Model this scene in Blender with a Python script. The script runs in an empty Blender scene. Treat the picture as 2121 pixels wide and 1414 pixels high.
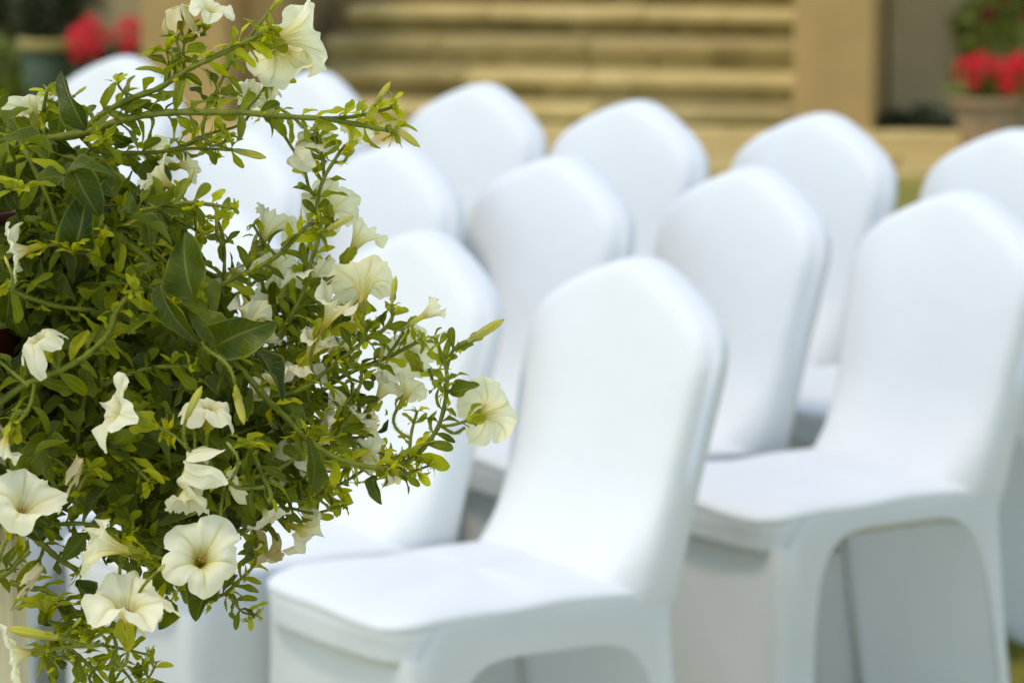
import bpy, bmesh, math, random
import numpy as np
from mathutils import Vector, Matrix, noise
rnd = random.Random(11)
PI = math.pi
scene = bpy.context.scene
C = scene.collection

# ------------------------------------------------------------------ camera, sky, sun, exposure
CAM_H, PITCH, FPX = 1.88, math.radians(9.1), 9500.0
cam_d = bpy.data.cameras.new('camera')
cam = bpy.data.objects.new('camera', cam_d); C.objects.link(cam)
cam.location = (0, 0, CAM_H); cam.rotation_euler = (PI/2 - PITCH, 0, 0)
cam_d.sensor_width = 36.0; cam_d.lens = 36.0*FPX/2121.0
cam_d.clip_start = 0.1; cam_d.clip_end = 2000
cam_d.dof.use_dof = True; cam_d.dof.focus_distance = 3.79; cam_d.dof.aperture_fstop = 9.8
cam_d.dof.aperture_blades = 0
scene.camera = cam

SUN_EL, SUN_AZ = math.radians(66), math.radians(-120)     # azimuth clockwise from +Y
w = bpy.data.worlds.new('World'); scene.world = w; w.use_nodes = True
nt = w.node_tree; bg = nt.nodes['Background']
sky = nt.nodes.new('ShaderNodeTexSky'); sky.sky_type = 'NISHITA'; sky.sun_disc = False
sky.sun_elevation = SUN_EL; sky.sun_rotation = SUN_AZ; sky.dust_density = 0.3; sky.ozone_density = .3; sky.air_density = 1.0
nt.links.new(sky.outputs[0], bg.inputs[0]); bg.inputs[1].default_value = 0.15
sd = bpy.data.lights.new('sun', 'SUN'); sun = bpy.data.objects.new('sun', sd); C.objects.link(sun)
sd.energy = 0.7; sd.angle = math.radians(10.0); sd.color = (1.0, 0.91, 0.76)
to_sun = Vector((math.sin(SUN_AZ)*math.cos(SUN_EL), math.cos(SUN_AZ)*math.cos(SUN_EL), math.sin(SUN_EL)))
sun.rotation_euler = to_sun.to_track_quat('Z', 'Y').to_euler(); sun.location = (-3, 2, 8)
scene.view_settings.view_transform = 'Standard'; scene.view_settings.look = 'None'
scene.view_settings.exposure = 1.25; scene.view_settings.use_white_balance = True; scene.view_settings.white_balance_temperature = 7750; scene.view_settings.gamma = 1.0
scene.view_settings.use_curve_mapping = False
scene.cycles.max_bounces = 10; scene.cycles.transmission_bounces = 6; scene.cycles.transparent_max_bounces = 8

# ------------------------------------------------------------------ helpers
RGT = Vector((1, 0, 0)); FWD = Vector((0, math.cos(PITCH), -math.sin(PITCH))); UPV = Vector((0, math.sin(PITCH), math.cos(PITCH)))
EYE = Vector((0, 0, CAM_H))
def at(px, py, depth):
    "world point at a given distance along the view axis (metres)"
    return EYE + depth*(FWD + RGT*((px-1060.5)/FPX) + UPV*((707-py)/FPX))
def on_height(px, py, h):
    d = FWD + RGT*((px-1060.5)/FPX) + UPV*((707-py)/FPX)
    return EYE + d*((h-CAM_H)/d.z)

def link(name, me, m=None, parent=None, smooth=True, world=False):
    o = bpy.data.objects.new(name, me); C.objects.link(o)
    if m and not me.materials: me.materials.append(m)
    if smooth:
        me.polygons.foreach_set('use_smooth', [True]*len(me.polygons))
    if parent:
        o.parent = parent
        if world: o.matrix_parent_inverse = Matrix.Translation(-parent.location) if parent.rotation_euler[2] == 0 else parent.matrix_basis.inverted()
    return o
def mesh(name, verts, faces, uvs=None):
    me = bpy.data.meshes.new(name); me.from_pydata([tuple(v) for v in verts], [], faces); me.update()
    if uvs is not None:
        l = me.uv_layers.new(name='UVMap')
        vi = np.empty(len(me.loops), dtype=np.int32); me.loops.foreach_get('vertex_index', vi)
        l.data.foreach_set('uv', np.asarray(uvs, dtype=np.float32)[vi].ravel())
    return me
def tag(o, label=None, cat=None, group=None, kind=None):
    if label: o['label'] = label
    if cat: o['category'] = cat
    if group: o['group'] = group
    if kind: o['kind'] = kind
    return o
def empty(name, loc, rz=0):
    o = bpy.data.objects.new(name, None); C.objects.link(o); o.location = loc; o.rotation_euler = (0, 0, rz)
    o.empty_display_size = .05
    return o
def grid_faces(n, m, wrap=False):
    f = []
    for i in range(n-1):
        for j in range(m if wrap else m-1):
            k = (j+1) % m
            f.append((i*m+j, i*m+k, (i+1)*m+k, (i+1)*m+j))
    return f
def box_mesh(name, x0, x1, y0, y1, z0, z1, bev=0.0, seg=2):
    bm = bmesh.new(); bmesh.ops.create_cube(bm, size=1)
    for v in bm.verts:
        v.co = Vector((x0 if v.co.x < 0 else x1, y0 if v.co.y < 0 else y1, z0 if v.co.z < 0 else z1))
    if bev: bmesh.ops.bevel(bm, geom=bm.edges[:], offset=bev, segments=seg, affect='EDGES', profile=.5)
    me = bpy.data.meshes.new(name); bm.to_mesh(me); bm.free(); return me
def lathe(name, prof, n=40):
    v = []; 
    for r, z in prof:
        for k in range(n):
            a = 2*PI*k/n; v.append((r*math.cos(a), r*math.sin(a), z))
    return mesh(name, v, grid_faces(len(prof), n, True))
def catmull(pts, per=6):
    out = []; n = len(pts)
    for i in range(n-1):
        p0 = pts[max(i-1, 0)]; p1 = pts[i]; p2 = pts[i+1]; p3 = pts[min(i+2, n-1)]
        for k in range(per):
            t = k/per
            out.append(.5*((2*p1)+(p2-p0)*t+(2*p0-5*p1+4*p2-p3)*t*t+(3*p1-p0-3*p2+p3)*t**3))
    out.append(pts[-1]); return out
def tube(pts, r0, r1, n=7, verts=None, faces=None, bump=0.0):
    verts = [] if verts is None else verts; faces = [] if faces is None else faces
    base = len(verts); N = len(pts)
    prev = None
    for i, p in enumerate(pts):
        t = (pts[min(i+1, N-1)]-pts[max(i-1, 0)]).normalized()
        a = (prev - t*prev.dot(t)) if prev is not None else t.orthogonal()
        if a.length < 1e-6: a = t.orthogonal()
        a.normalize(); prev = a; b = t.cross(a)
        r = (r0+(r1-r0)*i/max(N-1, 1))*(1+bump*math.sin(i*1.7+base))
        for k in range(n):
            an = 2*PI*k/n; verts.append(p+a*(r*math.cos(an))+b*(r*math.sin(an)))
    for i in range(N-1):
        for k in range(n):
            k2 = (k+1) % n
            faces.append((base+i*n+k, base+i*n+k2, base+(i+1)*n+k2, base+(i+1)*n+k))
    faces.append(tuple(base+k for k in reversed(range(n)))); faces.append(tuple(base+(N-1)*n+k for k in range(n)))
    return verts, faces

# ------------------------------------------------------------------ materials
def new_mat(name):
    m = bpy.data.materials.new(name); m.use_nodes = True
    t = m.node_tree; return m, t, t.nodes['Principled BSDF'], t.nodes['Material Output']
def nd(t, typ, **kw):
    n = t.nodes.new(typ)
    for k, v in kw.items():
        if k.startswith('i_'): n.inputs[k[2:].replace('_', ' ')].default_value = v
        else: setattr(n, k, v)
    return n
def ramp(t, fac, stops, interp='LINEAR'):
    r = t.nodes.new('ShaderNodeValToRGB'); r.color_ramp.interpolation = interp
    e = r.color_ramp.elements
    while len(e) < len(stops): e.new(.5)
    for el, (p, c) in zip(e, stops):
        el.position = p; el.color = (*c, 1) if len(c) == 3 else c
    if fac is not None: t.links.new(fac, r.inputs[0])
    return r
def mth(t, op, a, b=None, c=None):
    n = t.nodes.new('ShaderNodeMath'); n.operation = op
    for i, x in enumerate((a, b, c)):
        if x is None: continue
        if isinstance(x, (int, float)): n.inputs[i].default_value = x
        else: t.links.new(x, n.inputs[i])
    return n.outputs[0]
def mixc(t, fac, a, b):
    n = t.nodes.new('ShaderNodeMix'); n.data_type = 'RGBA'
    for s, x in ((n.inputs[0], fac), (n.inputs[6], a), (n.inputs[7], b)):
        if isinstance(x, (int, float)): s.default_value = x
        elif isinstance(x, tuple): s.default_value = (*x, 1)
        else: t.links.new(x, s)
    return n.outputs[2]
def noisy(name, c1, c2, scale, rough=.8, bump=.0, c3=None, detail=5, bscale=None):
    m, t, b, o = new_mat(name)
    tc = nd(t, 'ShaderNodeTexCoord')
    n = nd(t, 'ShaderNodeTexNoise', i_Scale=scale, i_Detail=detail, i_Roughness=.6); t.links.new(tc.outputs['Object'], n.inputs['Vector'])
    st = [(.3, c1), (.7, c2)] if c3 is None else [(.28, c1), (.52, c2), (.75, c3)]
    r = ramp(t, n.outputs[0], st); t.links.new(r.outputs[0], b.inputs['Base Color'])
    b.inputs['Roughness'].default_value = rough
    if bump:
        n2 = nd(t, 'ShaderNodeTexNoise', i_Scale=bscale or scale*5, i_Detail=6); t.links.new(tc.outputs['Object'], n2.inputs['Vector'])
        bp = nd(t, 'ShaderNodeBump', i_Strength=bump, i_Distance=.01); t.links.new(n2.outputs[0], bp.inputs['Height']); t.links.new(bp.outputs[0], b.inputs['Normal'])
    return m
def translucent(t, b, o, col, amount, tint=None):
    tr = nd(t, 'ShaderNodeBsdfTranslucent')
    if tint is not None:
        mm = nd(t, 'ShaderNodeMix', data_type='RGBA', blend_type='MULTIPLY'); mm.inputs[0].default_value = 1
        t.links.new(col, mm.inputs[6]); mm.inputs[7].default_value = (*tint, 1); t.links.new(mm.outputs[2], tr.inputs[0])
    else: t.links.new(col, tr.inputs[0])
    mx = nd(t, 'ShaderNodeMixShader'); mx.inputs[0].default_value = amount
    t.links.new(b.outputs[0], mx.inputs[1]); t.links.new(tr.outputs[0], mx.inputs[2]); t.links.new(mx.outputs[0], o.inputs[0])

def leaf_material(name, dark, light, vein, amount):
    m, t, b, o = new_mat(name)
    uv = nd(t, 'ShaderNodeUVMap', uv_map='UVMap'); sp = nd(t, 'ShaderNodeSeparateXYZ'); t.links.new(uv.outputs[0], sp.inputs[0])
    oi = nd(t, 'ShaderNodeObjectInfo')
    geo = nd(t, 'ShaderNodeNewGeometry')
    tc = nd(t, 'ShaderNodeTexCoord')
    n = nd(t, 'ShaderNodeTexNoise', i_Scale=9.0, i_Detail=4); 
    off = nd(t, 'ShaderNodeVectorMath', operation='ADD'); t.links.new(geo.outputs['Position'], off.inputs[0])
    t.links.new(geo.outputs['Position'], n.inputs['Vector']); n.inputs['Scale'].default_value = 28
    isl = geo.outputs['Random Per Island']
    rv = mth(t, 'FRACT', mth(t, 'ADD', oi.outputs['Random'], isl))
    f = mth(t, 'ADD', mth(t, 'MULTIPLY', n.outputs[0], .55), mth(t, 'MULTIPLY', rv, .5))
    col = ramp(t, f, [(.25, dark), (.8, light)]).outputs[0]
    au = mth(t, 'ABSOLUTE', mth(t, 'SUBTRACT', sp.outputs[0], .5))
    mid = ramp(t, au, [(.0, (1, 1, 1)), (.05, (0, 0, 0))]).outputs[0]
    # side veins: bands slanting from the midrib
    ph = mth(t, 'FRACT', mth(t, 'SUBTRACT', mth(t, 'MULTIPLY', sp.outputs[1], 8.0), mth(t, 'MULTIPLY', au, 5.0)))
    sv = ramp(t, mth(t, 'ABSOLUTE', mth(t, 'SUBTRACT', ph, .5)), [(.0, (1, 1, 1)), (.09, (0, 0, 0))]).outputs[0]
    vm = mth(t, 'MAXIMUM', mid, mth(t, 'MULTIPLY', sv, .35))
    col2 = mixc(t, mth(t, 'MULTIPLY', vm, .6), col, vein)
    # paler underside
    edge = ramp(t, au, [(.44, (0, 0, 0)), (.495, (1, 1, 1))]).outputs[0]
    col2 = mixc(t, mth(t, 'MULTIPLY', edge, .45), col2, vein)
    col3 = mixc(t, mth(t, 'MULTIPLY', geo.outputs['Backfacing'], .35), col2, (.19, .24, .03))
    t.links.new(col3, b.inputs['Base Color'])
    b.inputs['Roughness'].default_value = .40; b.inputs['Specular IOR Level'].default_value = .22
    bp = nd(t, 'ShaderNodeBump', i_Strength=.5, i_Distance=.002)
    n2 = nd(t, 'ShaderNodeTexNoise', i_Scale=420.0, i_Detail=3); t.links.new(geo.outputs['Position'], n2.inputs['Vector'])
    h = mth(t, 'SUBTRACT', mth(t, 'MULTIPLY', n2.outputs[0], .5), mth(t, 'MULTIPLY', vm, .8))
    t.links.new(h, bp.inputs['Height']); t.links.new(bp.outputs[0], b.inputs['Normal'])
    translucent(t, b, o, col3, amount, (1.55, 1.5, .45))
    return m
M_leaf = leaf_material('leaf_green', (.022, .042, .002), (.125, .16, .007), (.26, .29, .05), .30)
M_mid = leaf_material('spray_leaf_green', (.065, .092, .003), (.25, .28, .009), (.38, .40, .05), .40)
M_young = leaf_material('young_leaf_green', (.18, .21, .005), (.50, .50, .014), (.60, .58, .07), .42)

def stem_material():
    m, t, b, o = new_mat('stem_green')
    geo = nd(t, 'ShaderNodeNewGeometry')
    n = nd(t, 'ShaderNodeTexNoise', i_Scale=60.0, i_Detail=5); t.links.new(geo.outputs['Position'], n.inputs['Vector'])
    r = ramp(t, n.outputs[0], [(.3, (.075, .095, .006)), (.6, (.16, .18, .014)), (.8, (.20, .165, .025))])
    t.links.new(r.outputs[0], b.inputs['Base Color']); b.inputs['Roughness'].default_value = .6
    b.inputs['Specular IOR Level'].default_value = .25
    n2 = nd(t, 'ShaderNodeTexNoise', i_Scale=900.0, i_Detail=3); t.links.new(geo.outputs['Position'], n2.inputs['Vector'])
    bp = nd(t, 'ShaderNodeBump', i_Strength=.6, i_Distance=.001); t.links.new(n2.outputs[0], bp.inputs['Height']); t.links.new(bp.outputs[0], b.inputs['Normal'])
    return m
M_stem = stem_material()
m, t, b, o = new_mat('stem_hair'); b.inputs['Base Color'].default_value = (.45, .48, .10, 1)
rgb = nd(t, 'ShaderNodeRGB'); rgb.outputs[0].default_value = (.50, .53, .12, 1); translucent(t, b, o, rgb.outputs[0], .5)
M_hair = m

def petal_material(name, white, tubec, brown, amount):
    m, t, b, o = new_mat(name)
    uv = nd(t, 'ShaderNodeUVMap', uv_map='UVMap'); sp = nd(t, 'ShaderNodeSeparateXYZ'); t.links.new(uv.outputs[0], sp.inputs[0])
    u, v = sp.outputs[0], sp.outputs[1]
    geo = nd(t, 'ShaderNodeNewGeometry')
    # midribs of the five petals
    d = mth(t, 'ABSOLUTE', mth(t, 'SUBTRACT', mth(t, 'FRACT', mth(t, 'ADD', u, .5)), .5))
    rib = ramp(t, d, [(.0, (1, 1, 1)), (.045, (.35, .35, .35)), (.10, (0, 0, 0))]).outputs[0]
    fade = ramp(t, v, [(.35, (1, 1, 1)), (.75, (.55, .55, .55)), (1.0, (.1, .1, .1))]).outputs[0]
    ribm = mth(t, 'MULTIPLY', mth(t, 'MULTIPLY', rib, fade), .95)
    # fine radial veins
    cmb = nd(t, 'ShaderNodeCombineXYZ'); t.links.new(mth(t, 'MULTIPLY', u, 9.0), cmb.inputs[0]); t.links.new(mth(t, 'MULTIPLY', v, 1.3), cmb.inputs[1])
    n = nd(t, 'ShaderNodeTexNoise', i_Scale=2.2, i_Detail=4, i_Distortion=.2); t.links.new(cmb.outputs[0], n.inputs['Vector'])
    streak = ramp(t, n.outputs[0], [(.45, (0, 0, 0)), (.62, (1, 1, 1))]).outputs[0]
    tube_m = ramp(t, v, [(.25, (1, 1, 1)), (.45, (.55, .55, .55)), (.72, (0, 0, 0))]).outputs[0]
    c0 = mixc(t, ribm, white, (.58, .54, .06))
    c1 = mixc(t, tube_m, c0, tubec)
    deep = ramp(t, v, [(.15, (.85, .85, .85)), (.34, (.75, .75, .75)), (.50, (.28, .28, .28)), (.64, (0, 0, 0))]).outputs[0]
    c2 = mixc(t, mth(t, 'MULTIPLY', streak, deep), c1, brown)
    n3 = nd(t, 'ShaderNodeTexNoise', i_Scale=45.0, i_Detail=4); t.links.new(geo.outputs['Position'], n3.inputs['Vector'])
    c3 = mixc(t, ramp(t, n3.outputs[0], [(.45, (0, 0, 0)), (.8, (.35, .35, .35))]).outputs[0], c2, (.74, .72, .52))
    t.links.new(c3, b.inputs['Base Color'])
    b.inputs['Roughness'].default_value = .55; b.inputs['Specular IOR Level'].default_value = .25
    b.inputs['Sheen Weight'].default_value = .1
    bp = nd(t, 'ShaderNodeBump', i_Strength=.35, i_Distance=.0015)
    h = mth(t, 'SUBTRACT', n.outputs[0], rib); t.links.new(h, bp.inputs['Height']); t.links.new(bp.outputs[0], b.inputs['Normal'])
    translucent(t, b, o, c3, amount, (1.0, .99, .80))
    return m
M_petal = petal_material('petal_white', (.92, .89, .67), (.74, .64, .09), (.28, .14, .025), .5)
M_old = petal_material('petal_faded', (.66, .55, .28), (.55, .42, .12), (.25, .12, .03), .35)
M_bud = petal_material('bud_yellow', (.62, .58, .08), (.48, .47, .05), (.30, .22, .02), .35)
m, t, b, o = new_mat('anther_brown'); b.inputs['Base Color'].default_value = (.32, .18, .03, 1); M_anther = m

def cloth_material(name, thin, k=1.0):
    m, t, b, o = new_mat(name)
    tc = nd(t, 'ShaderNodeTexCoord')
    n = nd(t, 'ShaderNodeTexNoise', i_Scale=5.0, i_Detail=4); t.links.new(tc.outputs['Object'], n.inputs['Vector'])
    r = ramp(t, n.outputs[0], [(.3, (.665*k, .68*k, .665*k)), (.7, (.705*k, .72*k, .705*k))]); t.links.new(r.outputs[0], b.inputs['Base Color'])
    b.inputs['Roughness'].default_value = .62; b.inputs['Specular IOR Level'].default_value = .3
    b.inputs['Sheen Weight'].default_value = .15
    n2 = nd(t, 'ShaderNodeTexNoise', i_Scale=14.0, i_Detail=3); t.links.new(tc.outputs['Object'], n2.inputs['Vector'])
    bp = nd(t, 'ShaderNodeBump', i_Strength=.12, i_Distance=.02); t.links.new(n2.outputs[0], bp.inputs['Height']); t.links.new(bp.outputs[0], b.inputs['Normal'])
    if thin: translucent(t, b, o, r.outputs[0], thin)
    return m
M_cloth = cloth_material('white_padded_fabric', 0, .95); M_skirt = cloth_material('brightened_stretch_fabric', .38, 1.2)  # same white cover cloth; skirt colour raised to lift its shaded sides
m, t, b, o = new_mat('chair_metal'); b.inputs['Base Color'].default_value = (.62, .63, .63, 1); b.inputs['Roughness'].default_value = .4; M_metal = m

def stone_material(name, c1, c2, c3, joint=None):
    return noisy(name, c1, c2, 6.0, .85, .5, c3, 7, 60)
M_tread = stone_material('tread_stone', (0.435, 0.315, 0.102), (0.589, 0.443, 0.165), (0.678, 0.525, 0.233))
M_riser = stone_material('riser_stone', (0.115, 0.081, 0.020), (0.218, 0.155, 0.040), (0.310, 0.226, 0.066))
M_tread_dark = stone_material('dark_tread_stone', (0.253, 0.188, 0.061), (0.368, 0.278, 0.101), (0.460, 0.356, 0.144))  # darker tread and paler riser tones for one step and odd slabs
M_riser_pale = stone_material('pale_riser_stone', (0.207, 0.152, 0.044), (0.310, 0.231, 0.074), (0.380, 0.283, 0.097))
M_plaster = noisy('tan_render', (0.358, 0.232, 0.081), (0.414, 0.272, 0.100), 3.0, .9, .25, (0.459, 0.306, 0.118), 6, 80)
M_wallgrey = noisy('weathered_render', (0.336, 0.250, 0.127), (0.399, 0.305, 0.160), 2.0, .9, .25, (0.441, 0.334, 0.178), 6, 80)
M_path = noisy('paving_stone', (.38, .25, .065), (.46, .32, .10), 4.0, .85, .4, (.50, .37, .14), 6, 70)
M_lawn = noisy('lawn_soil_and_turf', (.14, .14, .012), (.22, .19, .016), 3.0, .95, .6, (.30, .24, .03), 8, 90)
M_blade = noisy('grass_blade', (.16, .16, .010), (.28, .24, .014), 2.5, .7, 0, (.38, .30, .03), 4)
M_maroon = noisy('maroon_glaze', (.045, .006, .006), (.065, .010, .009), 8.0, .35, .1)
M_soil = noisy('potting_soil', (.02, .014, .008), (.05, .035, .02), 40.0, .95, .6)
def post_material():
    m, t, b, o = new_mat('cream_painted_wood')
    tc = nd(t, 'ShaderNodeTexCoord'); mp = nd(t, 'ShaderNodeMapping'); mp.inputs['Scale'].default_value = (60, 60, 3)
    t.links.new(tc.outputs['Object'], mp.inputs['Vector'])
    n = nd(t, 'ShaderNodeTexNoise', i_Scale=1.0, i_Detail=6, i_Roughness=.65); t.links.new(mp.outputs[0], n.inputs['Vector'])
    r = ramp(t, n.outputs[0], [(.25, (.40, .34, .16)), (.5, (.55, .49, .28)), (.75, (.62, .57, .38))]); t.links.new(r.outputs[0], b.inputs['Base Color'])
    b.inputs['Roughness'].default_value = .5
    bp = nd(t, 'ShaderNodeBump', i_Strength=.4, i_Distance=.002); t.links.new(n.outputs[0], bp.inputs['Height']); t.links.new(bp.outputs[0], b.inputs['Normal'])
    return m
M_post = post_material()
M_terra = noisy('weathered_terracotta', (.20, .12, .05), (.28, .18, .08), 9.0, .85, .3, (.24, .20, .11))
M_greenpot = noisy('dark_green_planter', (.018, .042, .012), (.03, .06, .018), 9.0, .6, .1)
M_potrim = noisy('tan_planter_rim', (.30, 0.235, 0.066), (.36, 0.284, 0.086), 9.0, .7, .1)
def bloom_mat(name, c):
    m, t, b, o = new_mat(name)
    geo = nd(t, 'ShaderNodeNewGeometry')
    r = ramp(t, geo.outputs['Random Per Island'], [(0, tuple(x*.75 for x in c)), (1, c)])
    t.links.new(r.outputs[0], b.inputs['Base Color']); b.inputs['Roughness'].default_value = .5
    translucent(t, b, o, r.outputs[0], .42); return m
M_red = bloom_mat('geranium_red', (.95, .025, .055)); M_purple = bloom_mat('purple_petal', (.14, .015, .07)); M_crimson = bloom_mat('crimson_petal', (.30, .012, .02))
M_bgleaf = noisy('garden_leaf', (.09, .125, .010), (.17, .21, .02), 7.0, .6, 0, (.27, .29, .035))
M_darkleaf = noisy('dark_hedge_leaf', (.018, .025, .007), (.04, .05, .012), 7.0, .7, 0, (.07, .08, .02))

# ------------------------------------------------------------------ ground
def ground_z(y):
    t = min(max((y-10.2)/(16.6-10.2), 0), 1); return -.33*t*t*(3-2*t)
ys = [-40, -10, 0, 4, 8, 10.2] + [10.2+.4*i for i in range(1, 17)] + [18, 22, 30, 60, 200, 600]
xs = [-600, -150, -40, -12, -6, -3, 0, 3, 6, 12, 40, 150, 600]
v = [(x, y, ground_z(y)) for y in ys for x in xs]
tag(link('lawn', mesh('lawn', v, grid_faces(len(ys), len(xs))), M_lawn), kind='structure')
tb = []
for i in range(14):
    for j in range(11):
        tb.append((-5.6+i*.8, -4.2+j*.8))
M_bounce = noisy('pale_bounce_stone', (.50, .46, .38), (.60, .56, .47), 3.0, .85, .3, (.64, .60, .52), 6, 60)
ter = empty('bounce_paving', (0, 0, 0)); tag(ter, kind='structure')  # unseen pale slabs, added to bounce light onto the shaded chair sides
for tx, ty in tb:
    link('bounce_slab', box_mesh('bounce_slab', tx+.004, tx+.796, ty+.004, ty+.796, -.04, .012+rnd.uniform(-.002, .002), .006, 1), M_bounce, ter, False)
def blades(name, n, region, h, wd):
    V = []; F = []
    for _ in range(n):
        x = rnd.uniform(region[0], region[1]); y = rnd.uniform(region[2], region[3]); z = ground_z(y)-.005
        a = rnd.uniform(0, 2*PI); hh = h*rnd.uniform(.5, 1.2); ln = hh*rnd.uniform(.1, .7); la = rnd.uniform(0, 2*PI)
        dx, dy = wd*math.cos(a), wd*math.sin(a); lx, ly = ln*math.cos(la), ln*math.sin(la); k = len(V)
        V += [(x-dx, y-dy, z), (x+dx, y+dy, z), (x+dx*.7+lx*.4, y+dy*.7+ly*.4, z+hh*.6), (x-dx*.7+lx*.4, y-dy*.7+ly*.4, z+hh*.6), (x+lx, y+ly, z+hh)]
        F += [(k, k+1, k+2, k+3), (k+3, k+2, k+4)]
    o = link(name, mesh(name, V, F), M_blade); tag(o, kind='stuff'); return o
blades('grass', 26000, (-1.4, 1.7, 5.0, 10.4), .045, .0022)
blades('grass', 9000, (.4, 2.2, 13.2, 16.4), .05, .004)

# ------------------------------------------------------------------ garden steps, piers, walls (rotated about the foot of the right pier)
BG = empty('x', (0, 0, 0)); bpy.data.objects.remove(BG)
ZB = -.33
foot = on_height(1640, 288, ZB); ROT = math.radians(-9)
bx = Vector((math.cos(ROT), math.sin(ROT), 0)); by = Vector((-math.sin(ROT), math.cos(ROT), 0))
def bgp(x, y, z=0): return foot + bx*x + by*y + Vector((0, 0, z))
def bg_empty(name, x=0, y=0, z=0): return empty(name, bgp(x, y, z), ROT)
steps = tag(bg_empty('garden_steps'), 'wide flight of pale stone steps between the tan piers', 'steps')
RISE, GO, SW = .112, .30, 2.0
for i in range(8):
    SW = 2.24-.055*i
    cuts = [-SW-.0, -SW+.62+.13*math.sin(i*2.1), -SW+1.28+.12*math.cos(i*1.7), 0]
    for k in range(3):
        x0, x1 = cuts[k]+.003, cuts[k+1]-.003
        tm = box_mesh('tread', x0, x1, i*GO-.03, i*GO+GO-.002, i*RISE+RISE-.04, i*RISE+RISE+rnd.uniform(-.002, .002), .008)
        link('tread', tm, M_tread_dark if (i == 2 or (i, k) in ((1, 0), (0, 2))) else M_tread, steps, smooth=False)
    cuts = [-SW+.02, -SW+.45+.2*(i % 2), -SW+.98+.1*(i % 3), -SW+1.47, -.01]
    for k in range(4):
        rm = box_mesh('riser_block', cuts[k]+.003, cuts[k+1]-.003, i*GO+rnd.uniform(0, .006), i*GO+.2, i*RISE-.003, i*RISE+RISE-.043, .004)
        link('riser_block', rm, M_riser_pale if i == 2 or (i == 1 and k > 1) else M_riser, steps, smooth=False)
# landing and house wall above the frame
tag(link('landing', box_mesh('landing', -3.2, 3.2, 8*GO+.001, 8*GO+3, 0, 8*RISE-.01), M_tread, None, False), kind='structure')
L_ = bpy.data.objects['landing']; L_.location = foot; L_.rotation_euler = (0, 0, ROT)
def pier(label, x0, x1, y0, y1, h, mat, cap=True, name='stair_pier'):
    r = tag(bg_empty(name, (x0+x1)/2, (y0+y1)/2), label, 'pier')
    a, b_ = (x1-x0)/2, (y1-y0)/2
    link('shaft', box_mesh('shaft', -a, a, -b_, b_, -.02, h, .012), mat, r, False)
    if cap: link('cap', box_mesh('cap', -a-.04, a+.04, -b_-.04, b_+.04, h+.001, h+.08, .015), M_tread, r, False)
    return r
def wall(name, label, x0, x1, y0, y1, h, mat):
    r = tag(bg_empty(name, (x0+x1)/2, (y0+y1)/2), label, 'wall'); a, b_ = (x1-x0)/2, (y1-y0)/2
    link('rendered_face', box_mesh('rendered_face', -a, a, -b_, b_, -.03, h, .008), mat, r, False)
    link('coping', box_mesh('coping', -a-.0, a+.0, -b_-.03, b_+.03, h+.001, h+.07, .01), M_tread, r, False)
    return r
pier('broad tan rendered pier at the right end of the stone steps', .012, .345, -.10, 2.8, 1.5, M_plaster)
wall('cheek_wall', 'low tan cheek wall running up the left side of the steps', -2.395, -2.255, .25, 1.5, 1.5, M_plaster)
pier('tan rendered pier at the left end of the steps, by red geraniums', -2.765, -2.40, -.14, .34, 1.5, M_plaster)
wall('garden_wall', 'tan garden wall joining the left pier to the steps', -2.395, -1.75, 1.55, 1.85, 1.6, M_plaster)
wall('garden_wall', 'grey weathered garden wall set back right of the steps', .36, 4.0, .55, .80, 1.5, M_wallgrey)
wall('garden_wall', 'shaded garden wall behind the dark hedge at far left', -6.5, -2.80, 2.3, 2.55, 1.2, M_wallgrey)
# paving strip in front of the steps
pv = empty('x', bgp(0, 0), ROT); pv.name = 'paving'; tag(pv, kind='structure')
for k in range(9):
    for j in range(2):
        x0 = -2.9+k*.78+(.3 if j else 0)
        if x0 > 2.6: continue
        link('paving_slab', box_mesh('paving_slab', x0+.004, x0+.772, -.15-(j+1)*.62+.004, -.15-j*.62-.004, -.03, .035+rnd.uniform(-.003, .003), .008), M_path, pv, False)
    x0 = -2.9+k*.78
    link('kerb_stone', box_mesh('kerb_stone', x0+.004, x0+.772, -.148, -.02, -.03, .05, .01), M_tread, pv, False)

# leafy background plants
def leaf_cloud(V, F, c, rad, n, s, flat=.35):
    for _ in range(n):
        while True:
            p = Vector((rnd.uniform(-1, 1), rnd.uniform(-1, 1), rnd.uniform(-1, 1)))
            if p.length < 1: break
        p = Vector((c[0]+p.x*rad[0], c[1]+p.y*rad[1], c[2]+p.z*rad[2]))
        d = Vector((rnd.gauss(0, 1), rnd.gauss(0, 1), rnd.gauss(0, .8))).normalized(); q = d.orthogonal().normalized()
        q = Matrix.Rotation(rnd.uniform(0, 6.28), 3, d) @ q; l = s*rnd.uniform(.6, 1.3); k = len(V)
        V += [p-d*l*.5, p+q*l*.32, p+d*l*.55, p-q*l*.32]; F += [(k, k+1, k+2, k+3)]
def bloom_mesh(r, n=90, ps=.42):
    V = []; F = []
    for _ in range(n):
        d = Vector((rnd.gauss(0, 1), rnd.gauss(0, 1), rnd.gauss(.4, 1))).normalized(); p = d*r*rnd.uniform(.75, 1.0)
        a = d.orthogonal().normalized(); a = Matrix.Rotation(rnd.uniform(0, 6.28), 3, d) @ a; b_ = d.cross(a); k = len(V); s = r*ps
        V += [p-d*s*.2, p+a*s*.5+b_*s*.28, p+a*s*.95+d*s*.1, p+a*s*.5-b_*s*.28, p-a*s*.7+b_*s*.3, p-a*s*.9, p-a*s*.6-b_*s*.3]
        F += [(k, k+1, k+2, k+3), (k, k+4, k+5, k+6)]
    return mesh('bloom', V, F)
def potted(px, py, depth, ground=None): return at(px, py, depth)
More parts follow.
